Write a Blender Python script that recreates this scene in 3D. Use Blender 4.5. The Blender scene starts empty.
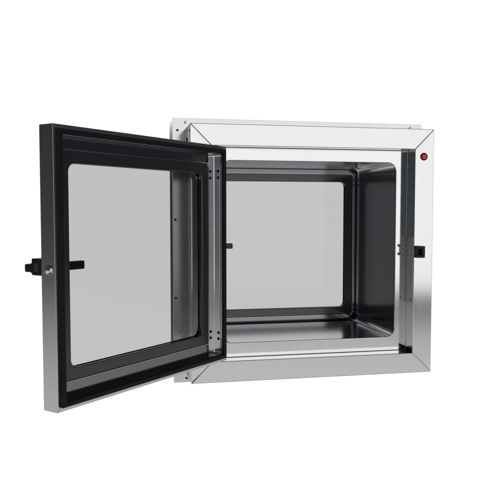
import bpy, bmesh, math
from mathutils import Vector, Matrix

S = 0.65                                    # one design unit (frame width) in metres
scene = bpy.context.scene
COL = scene.collection

# ------------------------------------------------------------------ dimensions (design units)
B = 0.0824          # face width of the front frame
R = 0.0697          # recess of the inner panel behind the frame face
D = 0.565           # overall depth
T = 0.0564          # door thickness
WD = 0.8329         # door width
Z0, Z1 = 0.0935, 0.9105   # door bottom / top
FL = 0.0462         # flange overhang
YF = 0.2154         # first flange
OX0, OX1, OZ0, OZ1 = 0.1345, 0.8655, 0.1403, 0.8658   # chamber opening


# ------------------------------------------------------------------ materials
def nodes_of(name):
    m = bpy.data.materials.new(name)
    m.use_nodes = True
    nt = m.node_tree
    for n in list(nt.nodes):
        nt.nodes.remove(n)
    out = nt.nodes.new('ShaderNodeOutputMaterial')
    return m, nt, out


def steel(name, base, rough, grain=(1, 1, 60), streak=0.05, bump=0.0, wave=0.0):
    """brushed / polished stainless: noise stretched along the grain drives roughness and a faint bump"""
    m, nt, out = nodes_of(name)
    L = nt.links.new
    p = nt.nodes.new('ShaderNodeBsdfPrincipled')
    p.inputs['Metallic'].default_value = 1.0
    tc = nt.nodes.new('ShaderNodeTexCoord')
    mp = nt.nodes.new('ShaderNodeMapping')
    mp.inputs['Scale'].default_value = grain
    L(tc.outputs['Object'], mp.inputs['Vector'])
    nz = nt.nodes.new('ShaderNodeTexNoise')
    nz.inputs['Scale'].default_value = 14.0
    nz.inputs['Detail'].default_value = 5.0
    L(mp.outputs['Vector'], nz.inputs['Vector'])
    mr = nt.nodes.new('ShaderNodeMapRange')
    mr.inputs['To Min'].default_value = max(0.02, rough - streak)
    mr.inputs['To Max'].default_value = rough + streak
    L(nz.outputs['Fac'], mr.inputs['Value'])
    L(mr.outputs['Result'], p.inputs['Roughness'])
    cr = nt.nodes.new('ShaderNodeMapRange')
    cr.data_type = 'FLOAT_VECTOR'
    cr.inputs['To Min'].default_value = [c * 0.965 for c in base]
    cr.inputs['To Max'].default_value = [min(1, c * 1.03) for c in base]
    L(nz.outputs['Fac'], cr.inputs['Vector'])
    L(cr.outputs['Vector'], p.inputs['Base Color'])
    last = None
    if bump:
        b = nt.nodes.new('ShaderNodeBump')
        b.inputs['Strength'].default_value = bump
        b.inputs['Distance'].default_value = 0.0004
        L(nz.outputs['Fac'], b.inputs['Height'])
        last = b
    if wave:                               # sheet metal is never perfectly flat
        n2 = nt.nodes.new('ShaderNodeTexNoise')
        n2.inputs['Scale'].default_value = 5.0
        n2.inputs['Detail'].default_value = 1.0
        L(tc.outputs['Object'], n2.inputs['Vector'])
        b2 = nt.nodes.new('ShaderNodeBump')
        b2.inputs['Strength'].default_value = wave
        b2.inputs['Distance'].default_value = 0.002
        L(n2.outputs['Fac'], b2.inputs['Height'])
        if last:
            L(last.outputs['Normal'], b2.inputs['Normal'])
        last = b2
    if last:
        L(last.outputs['Normal'], p.inputs['Normal'])
    L(p.outputs['BSDF'], out.inputs['Surface'])
    return m


def plain(name, base, rough, spec=0.5, metallic=0.0, coat=0.0):
    m, nt, out = nodes_of(name)
    L = nt.links.new
    p = nt.nodes.new('ShaderNodeBsdfPrincipled')
    p.inputs['Metallic'].default_value = metallic
    p.inputs['Specular IOR Level'].default_value = spec
    p.inputs['Coat Weight'].default_value = coat
    nz = nt.nodes.new('ShaderNodeTexNoise')
    nz.inputs['Scale'].default_value = 90.0
    nz.inputs['Detail'].default_value = 4.0
    tc = nt.nodes.new('ShaderNodeTexCoord')
    L(tc.outputs['Object'], nz.inputs['Vector'])
    mr = nt.nodes.new('ShaderNodeMapRange')
    mr.inputs['To Min'].default_value = rough - 0.06
    mr.inputs['To Max'].default_value = rough + 0.06
    L(nz.outputs['Fac'], mr.inputs['Value'])
    L(mr.outputs['Result'], p.inputs['Roughness'])
    p.inputs['Base Color'].default_value = (*base, 1)
    L(p.outputs['BSDF'], out.inputs['Surface'])
    return m


def glass(name, tint):
    m, nt, out = nodes_of(name)
    L = nt.links.new
    tr = nt.nodes.new('ShaderNodeBsdfTransparent')
    tr.inputs['Color'].default_value = (*tint, 1)
    gl = nt.nodes.new('ShaderNodeBsdfGlossy')
    gl.inputs['Roughness'].default_value = 0.02
    fr = nt.nodes.new('ShaderNodeFresnel')
    fr.inputs['IOR'].default_value = 1.45
    mx = nt.nodes.new('ShaderNodeMixShader')
    geo = nt.nodes.new('ShaderNodeNewGeometry')      # unrefracted back faces must not reflect totally
    mm = nt.nodes.new('ShaderNodeMath')
    mm.operation = 'MULTIPLY_ADD'
    L(geo.outputs['Backfacing'], mm.inputs[0])
    mm.inputs[1].default_value = -1.0
    mm.inputs[2].default_value = 1.0
    m2 = nt.nodes.new('ShaderNodeMath')
    m2.operation = 'MULTIPLY'
    L(mm.outputs[0], m2.inputs[0])
    L(fr.outputs['Fac'], m2.inputs[1])
    L(m2.outputs[0], mx.inputs['Fac'])
    L(tr.outputs['BSDF'], mx.inputs[1])
    L(gl.outputs['BSDF'], mx.inputs[2])
    L(mx.outputs['Shader'], out.inputs['Surface'])
    return m


M_FRAME_H = steel('brushed steel rail', (0.84, 0.845, 0.85), 0.075, (1, 8, 60), 0.02, 0.03)
M_FRAME_V = steel('brushed steel stile', (0.84, 0.845, 0.85), 0.075, (60, 8, 1), 0.02, 0.03)
M_POL = steel('polished steel', (0.86, 0.865, 0.87), 0.085, (4, 4, 4), 0.02, 0.0, 0.02)
M_TUB = steel('chamber steel', (0.84, 0.855, 0.865), 0.16, (4, 4, 4), 0.03, 0.0, 0.02)
M_DOOR = steel('door steel', (0.70, 0.71, 0.725), 0.14, (20, 20, 1), 0.03, 0.02)
M_TRAY = steel('door tray steel', (0.86, 0.87, 0.88), 0.07, (4, 4, 4), 0.02)
M_SIDE = steel('housing steel', (0.36, 0.37, 0.38), 0.22, (4, 40, 1), 0.05)
M_FLANGE = steel('flange steel', (0.76, 0.765, 0.77), 0.15, (4, 4, 4), 0.03)
M_STRIKE = steel('matt strike plate steel', (0.62, 0.63, 0.64), 0.34, (40, 40, 1), 0.05)
M_RUB = plain('black rubber', (0.008, 0.009, 0.010), 0.55, 0.25)
M_SEAL = plain('dark glazing seal', (0.026, 0.028, 0.030), 0.17, 0.9)
M_LINER = plain('dark liner', (0.26, 0.27, 0.28), 0.13, 0.5, 1.0)
M_SCREW = plain('satin screw steel', (0.78, 0.78, 0.78), 0.45, 0.5, 1.0)
M_PLA = plain('black plastic', (0.010, 0.010, 0.011), 0.42, 0.35)
M_GREY = plain('grey plastic', (0.07, 0.07, 0.072), 0.5, 0.3)
M_HOLE = plain('dark hole', (0.006, 0.006, 0.007), 0.8, 0.1)
M_RED = plain('red lens', (0.75, 0.008, 0.030), 0.25, 0.4, 0.0, 0.3)
_p = [n for n in M_RED.node_tree.nodes if n.type == 'BSDF_PRINCIPLED'][0]      # the pilot lamp is lit
_p.inputs['Emission Color'].default_value = (0.9, 0.01, 0.04, 1)
_p.inputs['Emission Strength'].default_value = 0.28
M_CHROME = plain('bright steel', (0.80, 0.80, 0.80), 0.16, 0.5, 1.0)
M_GLASS = glass('grey tinted glass', (0.715, 0.715, 0.715))


# ------------------------------------------------------------------ mesh helpers
def finish(name, bm, mat, parent=None, loc=(0, 0, 0), rotz=0.0, smooth=True, ang=32):
    bmesh.ops.remove_doubles(bm, verts=bm.verts, dist=1e-6)
    bmesh.ops.recalc_face_normals(bm, faces=bm.faces)
    for v in bm.verts:
        v.co *= S
    me = bpy.data.meshes.new(name)
    bm.to_mesh(me)
    bm.free()
    if smooth:
        for p in me.polygons:
            p.use_smooth = True
        me.set_sharp_from_angle(angle=math.radians(ang))
    me.materials.append(mat)
    o = bpy.data.objects.new(name, me)
    COL.objects.link(o)
    o.parent = parent
    o.location = Vector(loc) * S
    o.rotation_euler = (0, 0, rotz)
    if smooth:                               # keep large faces flat, let only the small bevels curve
        wn = o.modifiers.new('normals', 'WEIGHTED_NORMAL')
        wn.mode = 'FACE_AREA'
        wn.weight = 100
        wn.keep_sharp = True
    return o


def box(bm, lo, hi, bev=0.0, seg=2):
    c = [(lo[i] + hi[i]) / 2 for i in range(3)]
    d = [hi[i] - lo[i] for i in range(3)]
    r = bmesh.ops.create_cube(bm, size=1.0, matrix=Matrix.Translation(c) @ Matrix.Diagonal((*d, 1)))
    if bev:
        vs = set(r['verts'])
        es = [e for e in bm.edges if e.verts[0] in vs and e.verts[1] in vs]
        bmesh.ops.bevel(bm, geom=es, offset=bev, segments=seg, profile=0.5, affect='EDGES', clamp_overlap=True)


def prism(bm, poly_xz, y0, y1, bev=0.0, seg=2):
    """polygon in x,z extruded from y0 to y1"""
    a = [bm.verts.new((x, y0, z)) for x, z in poly_xz]
    b = [bm.verts.new((x, y1, z)) for x, z in poly_xz]
    n = len(a)
    fs = [bm.faces.new(a), bm.faces.new(list(reversed(b)))]
    for i in range(n):
        fs.append(bm.faces.new((a[i], b[i], b[(i + 1) % n], a[(i + 1) % n])))
    if bev:
        es = list({e for f in fs for e in f.edges})
        bmesh.ops.bevel(bm, geom=es, offset=bev, segments=seg, profile=0.5, affect='EDGES', clamp_overlap=True)


def rrect(x0, x1, z0, z1, rad, n=8):
    pts = []
    rad = max(rad, 1e-4)
    for cx, cz, a0 in ((x1 - rad, z1 - rad, 0), (x0 + rad, z1 - rad, 90), (x0 + rad, z0 + rad, 180), (x1 - rad, z0 + rad, 270)):
        for k in range(n + 1):
            a = math.radians(a0 + 90 * k / n)
            pts.append((cx + rad * math.cos(a), cz + rad * math.sin(a)))
    return pts


def loft(bm, loops, close=False):
    """loops: (x0,x1,z0,z1,radius,y), skinned one to the next"""
    rings = []
    for x0, x1, z0, z1, rad, y in loops:
        rings.append([bm.verts.new((x, y, z)) for x, z in rrect(x0, x1, z0, z1, rad)])
    if close:
        rings.append(rings[0])
    for A, C in zip(rings, rings[1:]):
        n = len(A)
        for i in range(n):
            bm.faces.new((A[i], A[(i + 1) % n], C[(i + 1) % n], C[i]))


def cyl(bm, c, axis, r, h, seg=28, dome=0.0):
    """cylinder starting at c and growing h along axis; dome = extra rounded height"""
    axis = Vector(axis).normalized()
    q = Vector((0, 0, 1)).rotation_difference(axis).to_matrix()
    prof = [(r, 0.0), (r, h)]
    if dome:
        for k in range(1, 6):
            a = math.radians(90 * k / 6)
            prof.append((r * math.cos(a), h + dome * math.sin(a)))
        top = h + dome
    else:
        prof.insert(2, (r * 0.9, h + r * 0.1))
        top = h + r * 0.1
    rings = []
    for rr, hh in prof:
        rings.append([bm.verts.new(Vector(c) + q @ Vector((rr * math.cos(2 * math.pi * k / seg), rr * math.sin(2 * math.pi * k / seg), hh))) for k in range(seg)])
    for A, C in zip(rings, rings[1:]):
        for k in range(seg):
            bm.faces.new((A[k], A[(k + 1) % seg], C[(k + 1) % seg], C[k]))
    t = bm.verts.new(Vector(c) + q @ Vector((0, 0, top)))
    for k in range(seg):
        bm.faces.new((rings[-1][k], rings[-1][(k + 1) % seg], t))
    bm.faces.new(list(reversed(rings[0])))


def mitred(x0, x1, z0, z1, w, gap):
    """four mitred members of a rectangular frame: bottom, top, left, right"""
    g = gap
    return {
        'bottom': [(x0 + g, z0), (x1 - g, z0), (x1 - w - g, z0 + w), (x0 + w + g, z0 + w)],
        'top': [(x0 + w + g, z1 - w), (x1 - w - g, z1 - w), (x1 - g, z1), (x0 + g, z1)],
        'left': [(x0, z0 + g), (x0 + w, z0 + w + g), (x0 + w, z1 - w - g), (x0, z1 - g)],
        'right': [(x1 - w, z0 + w + g), (x1, z0 + g), (x1, z1 - g), (x1 - w, z1 - w - g)],
    }


# ------------------------------------------------------------------ the pass box
root = bpy.data.objects.new('pass_box', None)
COL.objects.link(root)
root.empty_display_size = 0.1
root['label'] = 'square stainless steel pass-through hatch with its framed glass door swung open to the left'
root['category'] = 'pass box'

# housing: the sheet metal sleeve between the frames
bm = bmesh.new()
loft(bm, [(0.0012, 0.9988, 0.0012, 0.9988, 0.002, R + 0.0004), (0.0012, 0.9988, 0.0012, 0.9988, 0.002, D - R - 0.0004),
          (0.02, 0.98, 0.02, 0.98, 0.002, D - R - 0.0004), (0.02, 0.98, 0.02, 0.98, 0.002, R + 0.0004)], close=True)
housing = finish('housing', bm, M_SIDE, root)
bm = bmesh.new()
box(bm, (-0.0008, 0.104, 0.925), (0.0020, 0.118, 0.955), 0.0006)
finish('slot', bm, M_HOLE, housing)


def face_frame(name, y0, y1, parent):
    """a mitred face frame: the bottom rail carries the name's empty-free root mesh"""
    mem = mitred(0, 1, 0, 1, B, 0.0007)
    bm = bmesh.new()           # backing ring that closes the mitre joints
    yb0, yb1 = (y0 + 0.004, y1 - 0.002) if y0 < y1 else (y1 + 0.002, y0 - 0.004)
    loft(bm, [(0.004, 0.996, 0.004, 0.996, 0.001, yb0), (0.004, 0.996, 0.004, 0.996, 0.001, yb1),
              (B - 0.004, 1 - B + 0.004, B - 0.004, 1 - B + 0.004, 0.001, yb1),
              (B - 0.004, 1 - B + 0.004, B - 0.004, 1 - B + 0.004, 0.001, yb0)], close=True)
    fr = finish(name, bm, M_SIDE, parent)
    for k, kind in (('bottom', 'rail'), ('top', 'rail'), ('left', 'stile'), ('right', 'stile')):
        bm = bmesh.new()
        prism(bm, mem[k], min(y0, y1), max(y0, y1), 0.0019, 1)
        finish(kind, bm, M_FRAME_H if kind == 'rail' else M_FRAME_V, fr)
    return fr


front_frame = face_frame('front_frame', 0.0, R, root)
rear_frame = face_frame('rear_frame', D, D - R, root)


def panel(name, y, s, parent):
    """recessed panel with a rounded opening; s = +1 looks to -y (front), -1 looks to +y (rear)"""
    bm = bmesh.new()
    f = 0.0035
    i = B + 0.0004
    loops = [(i, 1 - i, i, 1 - i, 0.0005, y + s * 0.012)]
    for k in range(5):                    # small turned-up edge where the panel meets the frame
        a = math.radians(90 * k / 4)
        g = 0.0022 * (1 - math.cos(a))
        loops.append((i + g, 1 - i - g, i + g, 1 - i - g, 0.0005, y - s * 0.0022 * (1 - math.sin(a))))
    rad = 0.034
    for k in range(6):
        a = math.radians(90 * k / 5)
        g = f * (1 - math.sin(a))
        d = f * (1 - math.cos(a))
        loops.append((OX0 - g, OX1 + g, OZ0 - g, OZ1 + g, rad + g, y + s * d))
    loops.append((OX0, OX1, OZ0, OZ1, rad, y + s * 0.012))
    loft(bm, loops, close=True)
    return finish(name, bm, M_POL, parent)


panel('front_panel', R, 1, root)
panel('rear_panel', D - R, -1, root)

# chamber: the tub between both panels
bm = bmesh.new()
o = 0.0007
w = 0.004
loft(bm, [(OX0, OX1, OZ0, OZ1, 0.034, R + 0.0124), (OX0, OX1, OZ0, OZ1, 0.034, D - R - 0.0124),
          (OX0 - w, OX1 + w, OZ0 - w, OZ1 + w, 0.034 + w, D - R - 0.0124),
          (OX0 - w, OX1 + w, OZ0 - w, OZ1 + w, 0.034 + w, R + 0.0124)], close=True)
finish('chamber', bm, M_TUB, root)

# mounting flanges with their bolt holes
HOLES = [(-0.0256, 0.997, 'd'), (0.0065, 1.029, 'w'), (-0.023, 0.80, 'w'), (-0.036, 0.632, 'd'), (-0.036, 0.308, 'd'),
         (-0.022, 0.166, 'w'), (-0.018, 0.008, 'w'), (0.0065, -0.029, 'd')]
for y0, s in ((YF, 1), (D - YF, -1)):
    bm = bmesh.new()
    ys = (y0, y0 + s * 0.006)
    a, c = -FL, 1 + FL
    loft(bm, [(a, c, a, c, 0.002, ys[0] + s * 0.0008), (a + 0.0008, c - 0.0008, a + 0.0008, c - 0.0008, 0.002, ys[0]),
              (0.0004, 0.9996, 0.0004, 0.9996, 0.001, ys[0]), (0.0004, 0.9996, 0.0004, 0.9996, 0.001, ys[1]),
              (a, c, a, c, 0.002, ys[1])], close=True)
    fl = finish('mounting_flange', bm, M_FLANGE, root)
    for hx, hz, kind in HOLES:
        for xx in (hx, 1 - hx):
            bm = bmesh.new()
            if kind == 'd':
                cyl(bm, (xx, y0 - s * 0.0003, hz), (0, -s, 0), 0.0048, 0.0006, 20)
                finish('bolt_hole', bm, M_HOLE, fl)
            else:
                cyl(bm, (xx, y0 - s * 0.0003, hz), (0, -s, 0), 0.0052, 0.0015, 20, 0.002)
                finish('bright_hole_dome', bm, M_CHROME, fl)  # bright steel dome imitates the white background showing through an open hole


# ------------------------------------------------------------------ doors (built closed, hinge edge of the inner face at the origin,
#                                                                    +x to the free edge, -y to the outside)
WU0, WU1, WZ0, WZ1 = 0.112, 0.7500, 0.2035, 0.8065     # window
TD = 0.035                                              # tray depth
IN = 0.0295                                             # rim plus gasket


def make_door(label, loc, rot, WU0=WU0):
    mem = mitred(0, WD, Z0, Z1, IN, 0.0004)
    bm = bmesh.new()
    for k in ('bottom', 'top', 'left', 'right'):
        prism(bm, mem[k], -T, 0.0, 0.0013, 2)
    # outer skin between the rim and the window
    loft(bm, [(IN - .001, WD - IN + .001, Z0 + IN - .001, Z1 - IN + .001, 0.001, -T + 0.0010),
              (WU0, WU1, WZ0, WZ1, 0.025, -T + 0.0010), (WU0, WU1, WZ0, WZ1, 0.025, -T + 0.004),
              (IN - .001, WD - IN + .001, Z0 + IN - .001, Z1 - IN + .001, 0.001, -T + 0.004)], close=True)
    d = finish('door', bm, M_DOOR, root, loc, rot)
    d['label'] = label
    # pressed inner tray
    bm = bmesh.new()
    i = IN + 0.0003
    loops = [(i, WD - i, Z0 + i, Z1 - i, 0.010, -0.0006)]
    f = 0.0022
    for k in range(6):
        a = math.radians(90 * k / 5)
        g = f * (1 - math.cos(a))
        dd = TD - f + f * math.sin(a)
        loops.append((i + g, WD - i - g, Z0 + i + g, Z1 - i - g, 0.010, -dd))
    f = 0.003
    for k in range(5):
        a = math.radians(90 * k / 4)
        g = f * (1 - math.sin(a))
        dd = TD + f * (1 - math.cos(a))
        loops.append((WU0 - g, WU1 + g, WZ0 - g, WZ1 + g, 0.025 + g, -dd))
    loops.append((WU0, WU1, WZ0, WZ1, 0.025, -0.0425))
    loft(bm, loops)
    finish('inner_tray', bm, M_TRAY, d)
    # dark glazing seal round the window, with a slim steel bead along its outer edge
    bm = bmesh.new()
    sw = 0.036
    q = [(sw, -TD + 0.0002), (sw, -TD + 0.0035), (sw - 0.0015, -TD + 0.005), (0.002, -TD + 0.005), (0.0, -TD + 0.003), (0.0, -0.0425)]
    loft(bm, [(WU0 - g, WU1 + g, WZ0 - g, WZ1 + g, 0.025 if g < 0.03 else 0.012, y) for g, y in q])
    ws = finish('window_seal', bm, M_SEAL, d)
    bm = bmesh.new()
    q = [(sw + 0.0004, -TD + 0.0002), (sw + 0.0004, -TD + 0.005), (sw + 0.0015, -TD + 0.0068), (sw + 0.0030, -TD + 0.0068), (sw + 0.0045, -TD + 0.005), (sw + 0.0045, -TD + 0.0002)]
    loft(bm, [(WU0 - g, WU1 + g, WZ0 - g, WZ1 + g, 0.012, y) for g, y in q], close=True)
    finish('bead', bm, M_TRAY, ws)
    # dark liner on the outer part of the tray (top, bottom and latch side)
    bm = bmesh.new()
    bw = sw + 0.0050
    bx0, bx1, bz0, bz1 = WU0 - bw, WU1 + bw, WZ0 - bw, WZ1 + bw
    e = i + 0.0004
    ex, ez0, ez1 = WD - e, Z0 + e, Z1 - e
    box(bm, (bx0, -TD + 0.0003, bz1), (ex, -TD + 0.0030, ez1), 0.0005, 1)
    box(bm, (bx0, -TD + 0.0003, ez0), (ex, -TD + 0.0030, bz0), 0.0005, 1)
    box(bm, (bx1, -TD + 0.0003, bz0), (ex, -TD + 0.0030, bz1), 0.0005, 1)
    box(bm, (bx0, -TD + 0.0030, ez1 - 0.0012), (ex, -0.0015, ez1), 0.0004, 1)
    box(bm, (bx0, -TD + 0.0030, ez0), (ex, -0.0015, ez0 + 0.0012), 0.0004, 1)
    box(bm, (ex - 0.0012, -TD + 0.0030, ez0 + 0.0012), (ex, -0.0015, ez1 - 0.0012), 0.0004, 1)
    finish('tray_liner', bm, M_LINER, d)
    # gasket
    bm = bmesh.new()
    p = [(0.0125, 0.0004), (0.0125, 0.0085), (0.0145, 0.0105), (0.0265, 0.0105), (0.0287, 0.0085), (0.0287, 0.0004)]
    loft(bm, [(q, WD - q, Z0 + q, Z1 - q, 0.003, y) for q, y in p], close=True)
    finish('gasket', bm, M_RUB, d)
    # pane
    bm = bmesh.new()
    box(bm, (WU0 - 0.012, -0.0485, WZ0 - 0.012), (WU1 + 0.012, -0.0430, WZ1 + 0.012))
    finish('glass_pane', bm, M_GLASS, d, smooth=False)
    # holes of the hinge fixing, on the hinge side reveal
    for z in (0.817, 0.7925, 0.2035, 0.180):
        bm = bmesh.new()
        cyl(bm, (i - 0.0002, -0.0165, z), (1, 0, 0), 0.0056, 0.0007, 20)
        finish('screw_hole', bm, M_HOLE, d)
    # knob on the free edge
    bm = bmesh.new()
    cyl(bm, (WD - 0.0006, -0.0258, 0.5005), (1, 0, 0), 0.0150, 0.0025, 32, 0.0075)
    finish('lock_button', bm, M_CHROME, d)
    # lever handle on the outside
    bm = bmesh.new()
    box(bm, (0.772, -T - 0.048, 0.4815), (0.829, -T - 0.0002, 0.5305), 0.003)
    box(bm, (0.790, -T - 0.093, 0.4880), (0.818, -T - 0.0475, 0.5120), 0.004)
    box(bm, (0.784, -T - 0.064, 0.4860), (0.822, -T - 0.0475, 0.5160), 0.004)
    h = finish('handle', bm, M_PLA, d)
    bm = bmesh.new()
    box(bm, (0.8285, -T - 0.034, 0.4925), (0.8305, -T - 0.0170, 0.5175), 0.0008)
    finish('spring_plate', bm, M_GREY, h)
    bm = bmesh.new()
    box(bm, (0.712, -T - 0.047, 0.4875), (0.773, -T - 0.022, 0.5155), 0.003)
    box(bm, (0.645, -T - 0.044, 0.4885), (0.714, -T - 0.024, 0.5145), 0.003)
    finish('lever', bm, M_PLA, h)
    return d


make_door('open glass door swung out to the left', (0.134, -0.0296, 0), math.radians(-135.0))
make_door('closed glass door at the back of the chamber', (1 - B - 0.0012, D - T - 0.0005, 0), math.radians(180), 0.104)

# hinges of the open door and of the rear door
for cx, cy in ((B + 0.0068, 0.0200), (1 - B - 0.0068, D - 0.030)):
    for z in (0.775, 0.16):
        bm = bmesh.new()
        if cy > 0.1:
            box(bm, (1 - B - 0.0011, D - 0.03, z), (1 - B - 0.0002, D - 0.006, z + 0.07))
        else:
            cyl(bm, (cx, cy, z), (0, 0, 1), 0.0055, 0.07, 20)
            box(bm, (B + 0.0002, cy - 0.002, z), (B + 0.0035, cy + 0.026, z + 0.07), 0.0008)
        finish('hinge', bm, M_CHROME, root)

# indicator lamp
bm = bmesh.new()
cyl(bm, (0.9562, 0.0004, 0.8885), (0, -1, 0), 0.0158, 0.0020, 36)
lamp = finish('indicator_lamp', bm, M_PLA, root)
bm = bmesh.new()
cyl(bm, (0.9562, -0.0030, 0.8885), (0, -1, 0), 0.0104, 0.0010, 32, 0.003)
finish('red_lens', bm, M_RED, lamp)

# latch keeper on the right stile: a black C-shaped block
bm = bmesh.new()
x0, x1, za, zb, yk = 0.9182, 0.9550, 0.4770, 0.5245, -0.026
box(bm, (x0, -0.008, za), (x1, -0.0003, zb), 0.0012)
box(bm, (x0, yk, zb - 0.011), (x1, -0.0075, zb), 0.0015)
box(bm, (x0, yk, za), (x1, -0.0075, za + 0.011), 0.0015)
box(bm, (x0 + 0.023, yk, za + 0.0112), (x1, -0.0075, zb - 0.0112), 0.0012)
finish('latch_keeper', bm, M_PLA, root)

# interlock strike plate on the right jamb
xj = 1 - B
bm = bmesh.new()
box(bm, (xj - 0.0022, 0.006, 0.285), (xj - 0.0002, 0.060, 0.563), 0.0006)
sp = finish('strike_plate', bm, M_STRIKE, root)
for y, z, r in ((0.020, 0.5500, .0030), (0.020, 0.5380, .0030), (0.017, 0.5110, .0040), (0.042, 0.5160, .0034), (0.030, 0.5000, .0045),
                (0.024, 0.4790, .0042), (0.018, 0.4560, .0032), (0.044, 0.4560, .0032), (0.018, 0.4450, .0028), (0.044, 0.4450, .0028)):
    bm = bmesh.new()
    cyl(bm, (xj - 0.0021, y, z), (-1, 0, 0), r * 1.2, 0.0010, 18, 0.0012)
    finish('screw', bm, M_SCREW, sp)
bm = bmesh.new()
cyl(bm, (xj - 0.0021, 0.025, 0.3000), (-1, 0, 0), 0.0035, 0.0008, 18)
finish('slot', bm, M_HOLE, sp)
bm = bmesh.new()
box(bm, (xj - 0.0030, 0.006, B + 0.0012), (xj - 0.0002, 0.031, B + 0.0150), 0.0008)
box(bm, (xj - 0.0030, 0.036, B + 0.0012), (xj - 0.0002, 0.064, B + 0.0150), 0.0008)
finish('corner_pad', bm, M_RUB, root)

# ------------------------------------------------------------------ studio surround (procedural HDRI-like world)
world = bpy.data.worlds.new('World')
scene.world = world
world.use_nodes = True
nt = world.node_tree
for n in list(nt.nodes):
    nt.nodes.remove(n)
L = nt.links.new
out = nt.nodes.new('ShaderNodeOutputWorld')
bg = nt.nodes.new('ShaderNodeBackground')
tc = nt.nodes.new('ShaderNodeTexCoord')
sep = nt.nodes.new('ShaderNodeSeparateXYZ')
L(tc.outputs['Generated'], sep.inputs['Vector'])
at = nt.nodes.new('ShaderNodeMath')
at.operation = 'ARCTAN2'
L(sep.outputs['X'], at.inputs[0])
L(sep.outputs['Y'], at.inputs[1])
az = nt.nodes.new('ShaderNodeMapRange')
az.inputs['From Min'].default_value = -math.pi
az.inputs['From Max'].default_value = math.pi
L(at.outputs[0], az.inputs['Value'])
el = nt.nodes.new('ShaderNodeMapRange')
el.inputs['From Min'].default_value = -1
el.inputs['From Max'].default_value = 1
L(sep.outputs['Z'], el.inputs['Value'])


def ramp(src, stops, conv):
    r = nt.nodes.new('ShaderNodeValToRGB')
    r.color_ramp.interpolation = 'LINEAR'
    e = r.color_ramp.elements
    while len(e) > 1:
        e.remove(e[-1])
    for k, (p, c) in enumerate(stops):
        c = c if isinstance(c, tuple) else (c, c, c)
        if k == 0:
            el_ = e[0]
            el_.position = conv(p)
        else:
            el_ = e.new(conv(p))
        el_.color = (*c, 1)
    L(src.outputs['Result'], r.inputs['Fac'])
    return r


A = lambda deg: (deg + 180) / 360
Zc = lambda z: (z + 1) / 2
back = ramp(az, [(-17, 0.0), (-11.5, 1.0), (45, 1.0), (58, 0.0)], A)
back_v = ramp(el, [(-0.70, 0.0), (-0.56, 1.0), (0.46, 1.0), (0.62, 0.0)], Zc)
left = ramp(az, [(-80, 0.0), (-50, 1.0), (-20, 1.0), (-12, 0.0)], A)
front = ramp(az, [(-178, 1.0), (-171, 0.0), (112, 0.0), (130, 1.0)], A)
side_v = ramp(el, [(-0.75, 0.10), (-0.55, 0.52), (-0.27, 0.54), (-0.21, 0.43), (-0.14, 0.23), (-0.10, 0.11), (-0.065, 0.062), (0.0, (0.050, 0.056, 0.059)), (0.12, (0.037, 0.042, 0.045)), (1.0, (0.035, 0.040, 0.043))], Zc)
front_v = ramp(el, [(-0.75, 0.08), (-0.5, 0.55), (-0.22, 0.56), (-0.178, 0.47), (-0.152, 0.28), (-0.136, 0.18), (-0.124, 0.24), (-0.108, 0.85), (-0.098, 1.0), (0.30, 1.0), (0.55, 0.05), (1.0, 0.03)], Zc)


def mix(fac, a, b):
    m = nt.nodes.new('ShaderNodeMix')
    m.data_type = 'RGBA'
    L(fac.outputs['Color'], m.inputs['Factor'])
    L(a, m.inputs[6])
    if isinstance(b, tuple):
        m.inputs[7].default_value = (*b, 1)
    else:
        L(b, m.inputs[7])
    return m.outputs[2]


c1 = mix(front, side_v.outputs['Color'], front_v.outputs['Color'])
c1 = mix(left, c1, (0.080, 0.087, 0.091))
bm_ = nt.nodes.new('ShaderNodeMath')
bm_.operation = 'MULTIPLY'
L(back.outputs['Color'], bm_.inputs[0])
L(back_v.outputs['Color'], bm_.inputs[1])
m_ = nt.nodes.new('ShaderNodeMix')
m_.data_type = 'RGBA'
L(bm_.outputs[0], m_.inputs['Factor'])
L(c1, m_.inputs[6])
m_.inputs[7].default_value = (1.08, 1.08, 1.08, 1)
c2 = m_.outputs[2]
L(c2, bg.inputs['Color'])
bg.inputs['Strength'].default_value = 1.0
L(bg.outputs['Background'], out.inputs['Surface'])

# ------------------------------------------------------------------ camera
cam = bpy.data.cameras.new('camera')
cam.sensor_width = 36.0
cam.lens = 683.455 / 500 * 36.0
cam.clip_start = 0.01
cam.clip_end = 200
co = bpy.data.objects.new('camera', cam)
COL.objects.link(co)
co.location = Vector((-0.3078, -2.599, 0.6666)) * S
co.rotation_euler = (math.radians(90 - 3.25), 0, math.radians(-11.74))
scene.camera = co

scene.view_settings.view_transform = 'Standard'
scene.view_settings.look = 'None'
scene.view_settings.exposure = 0
scene.view_settings.gamma = 1
scene.render.film_transparent = False
scene.cycles.max_bounces = 16
scene.cycles.glossy_bounces = 12
scene.cycles.transparent_max_bounces = 24
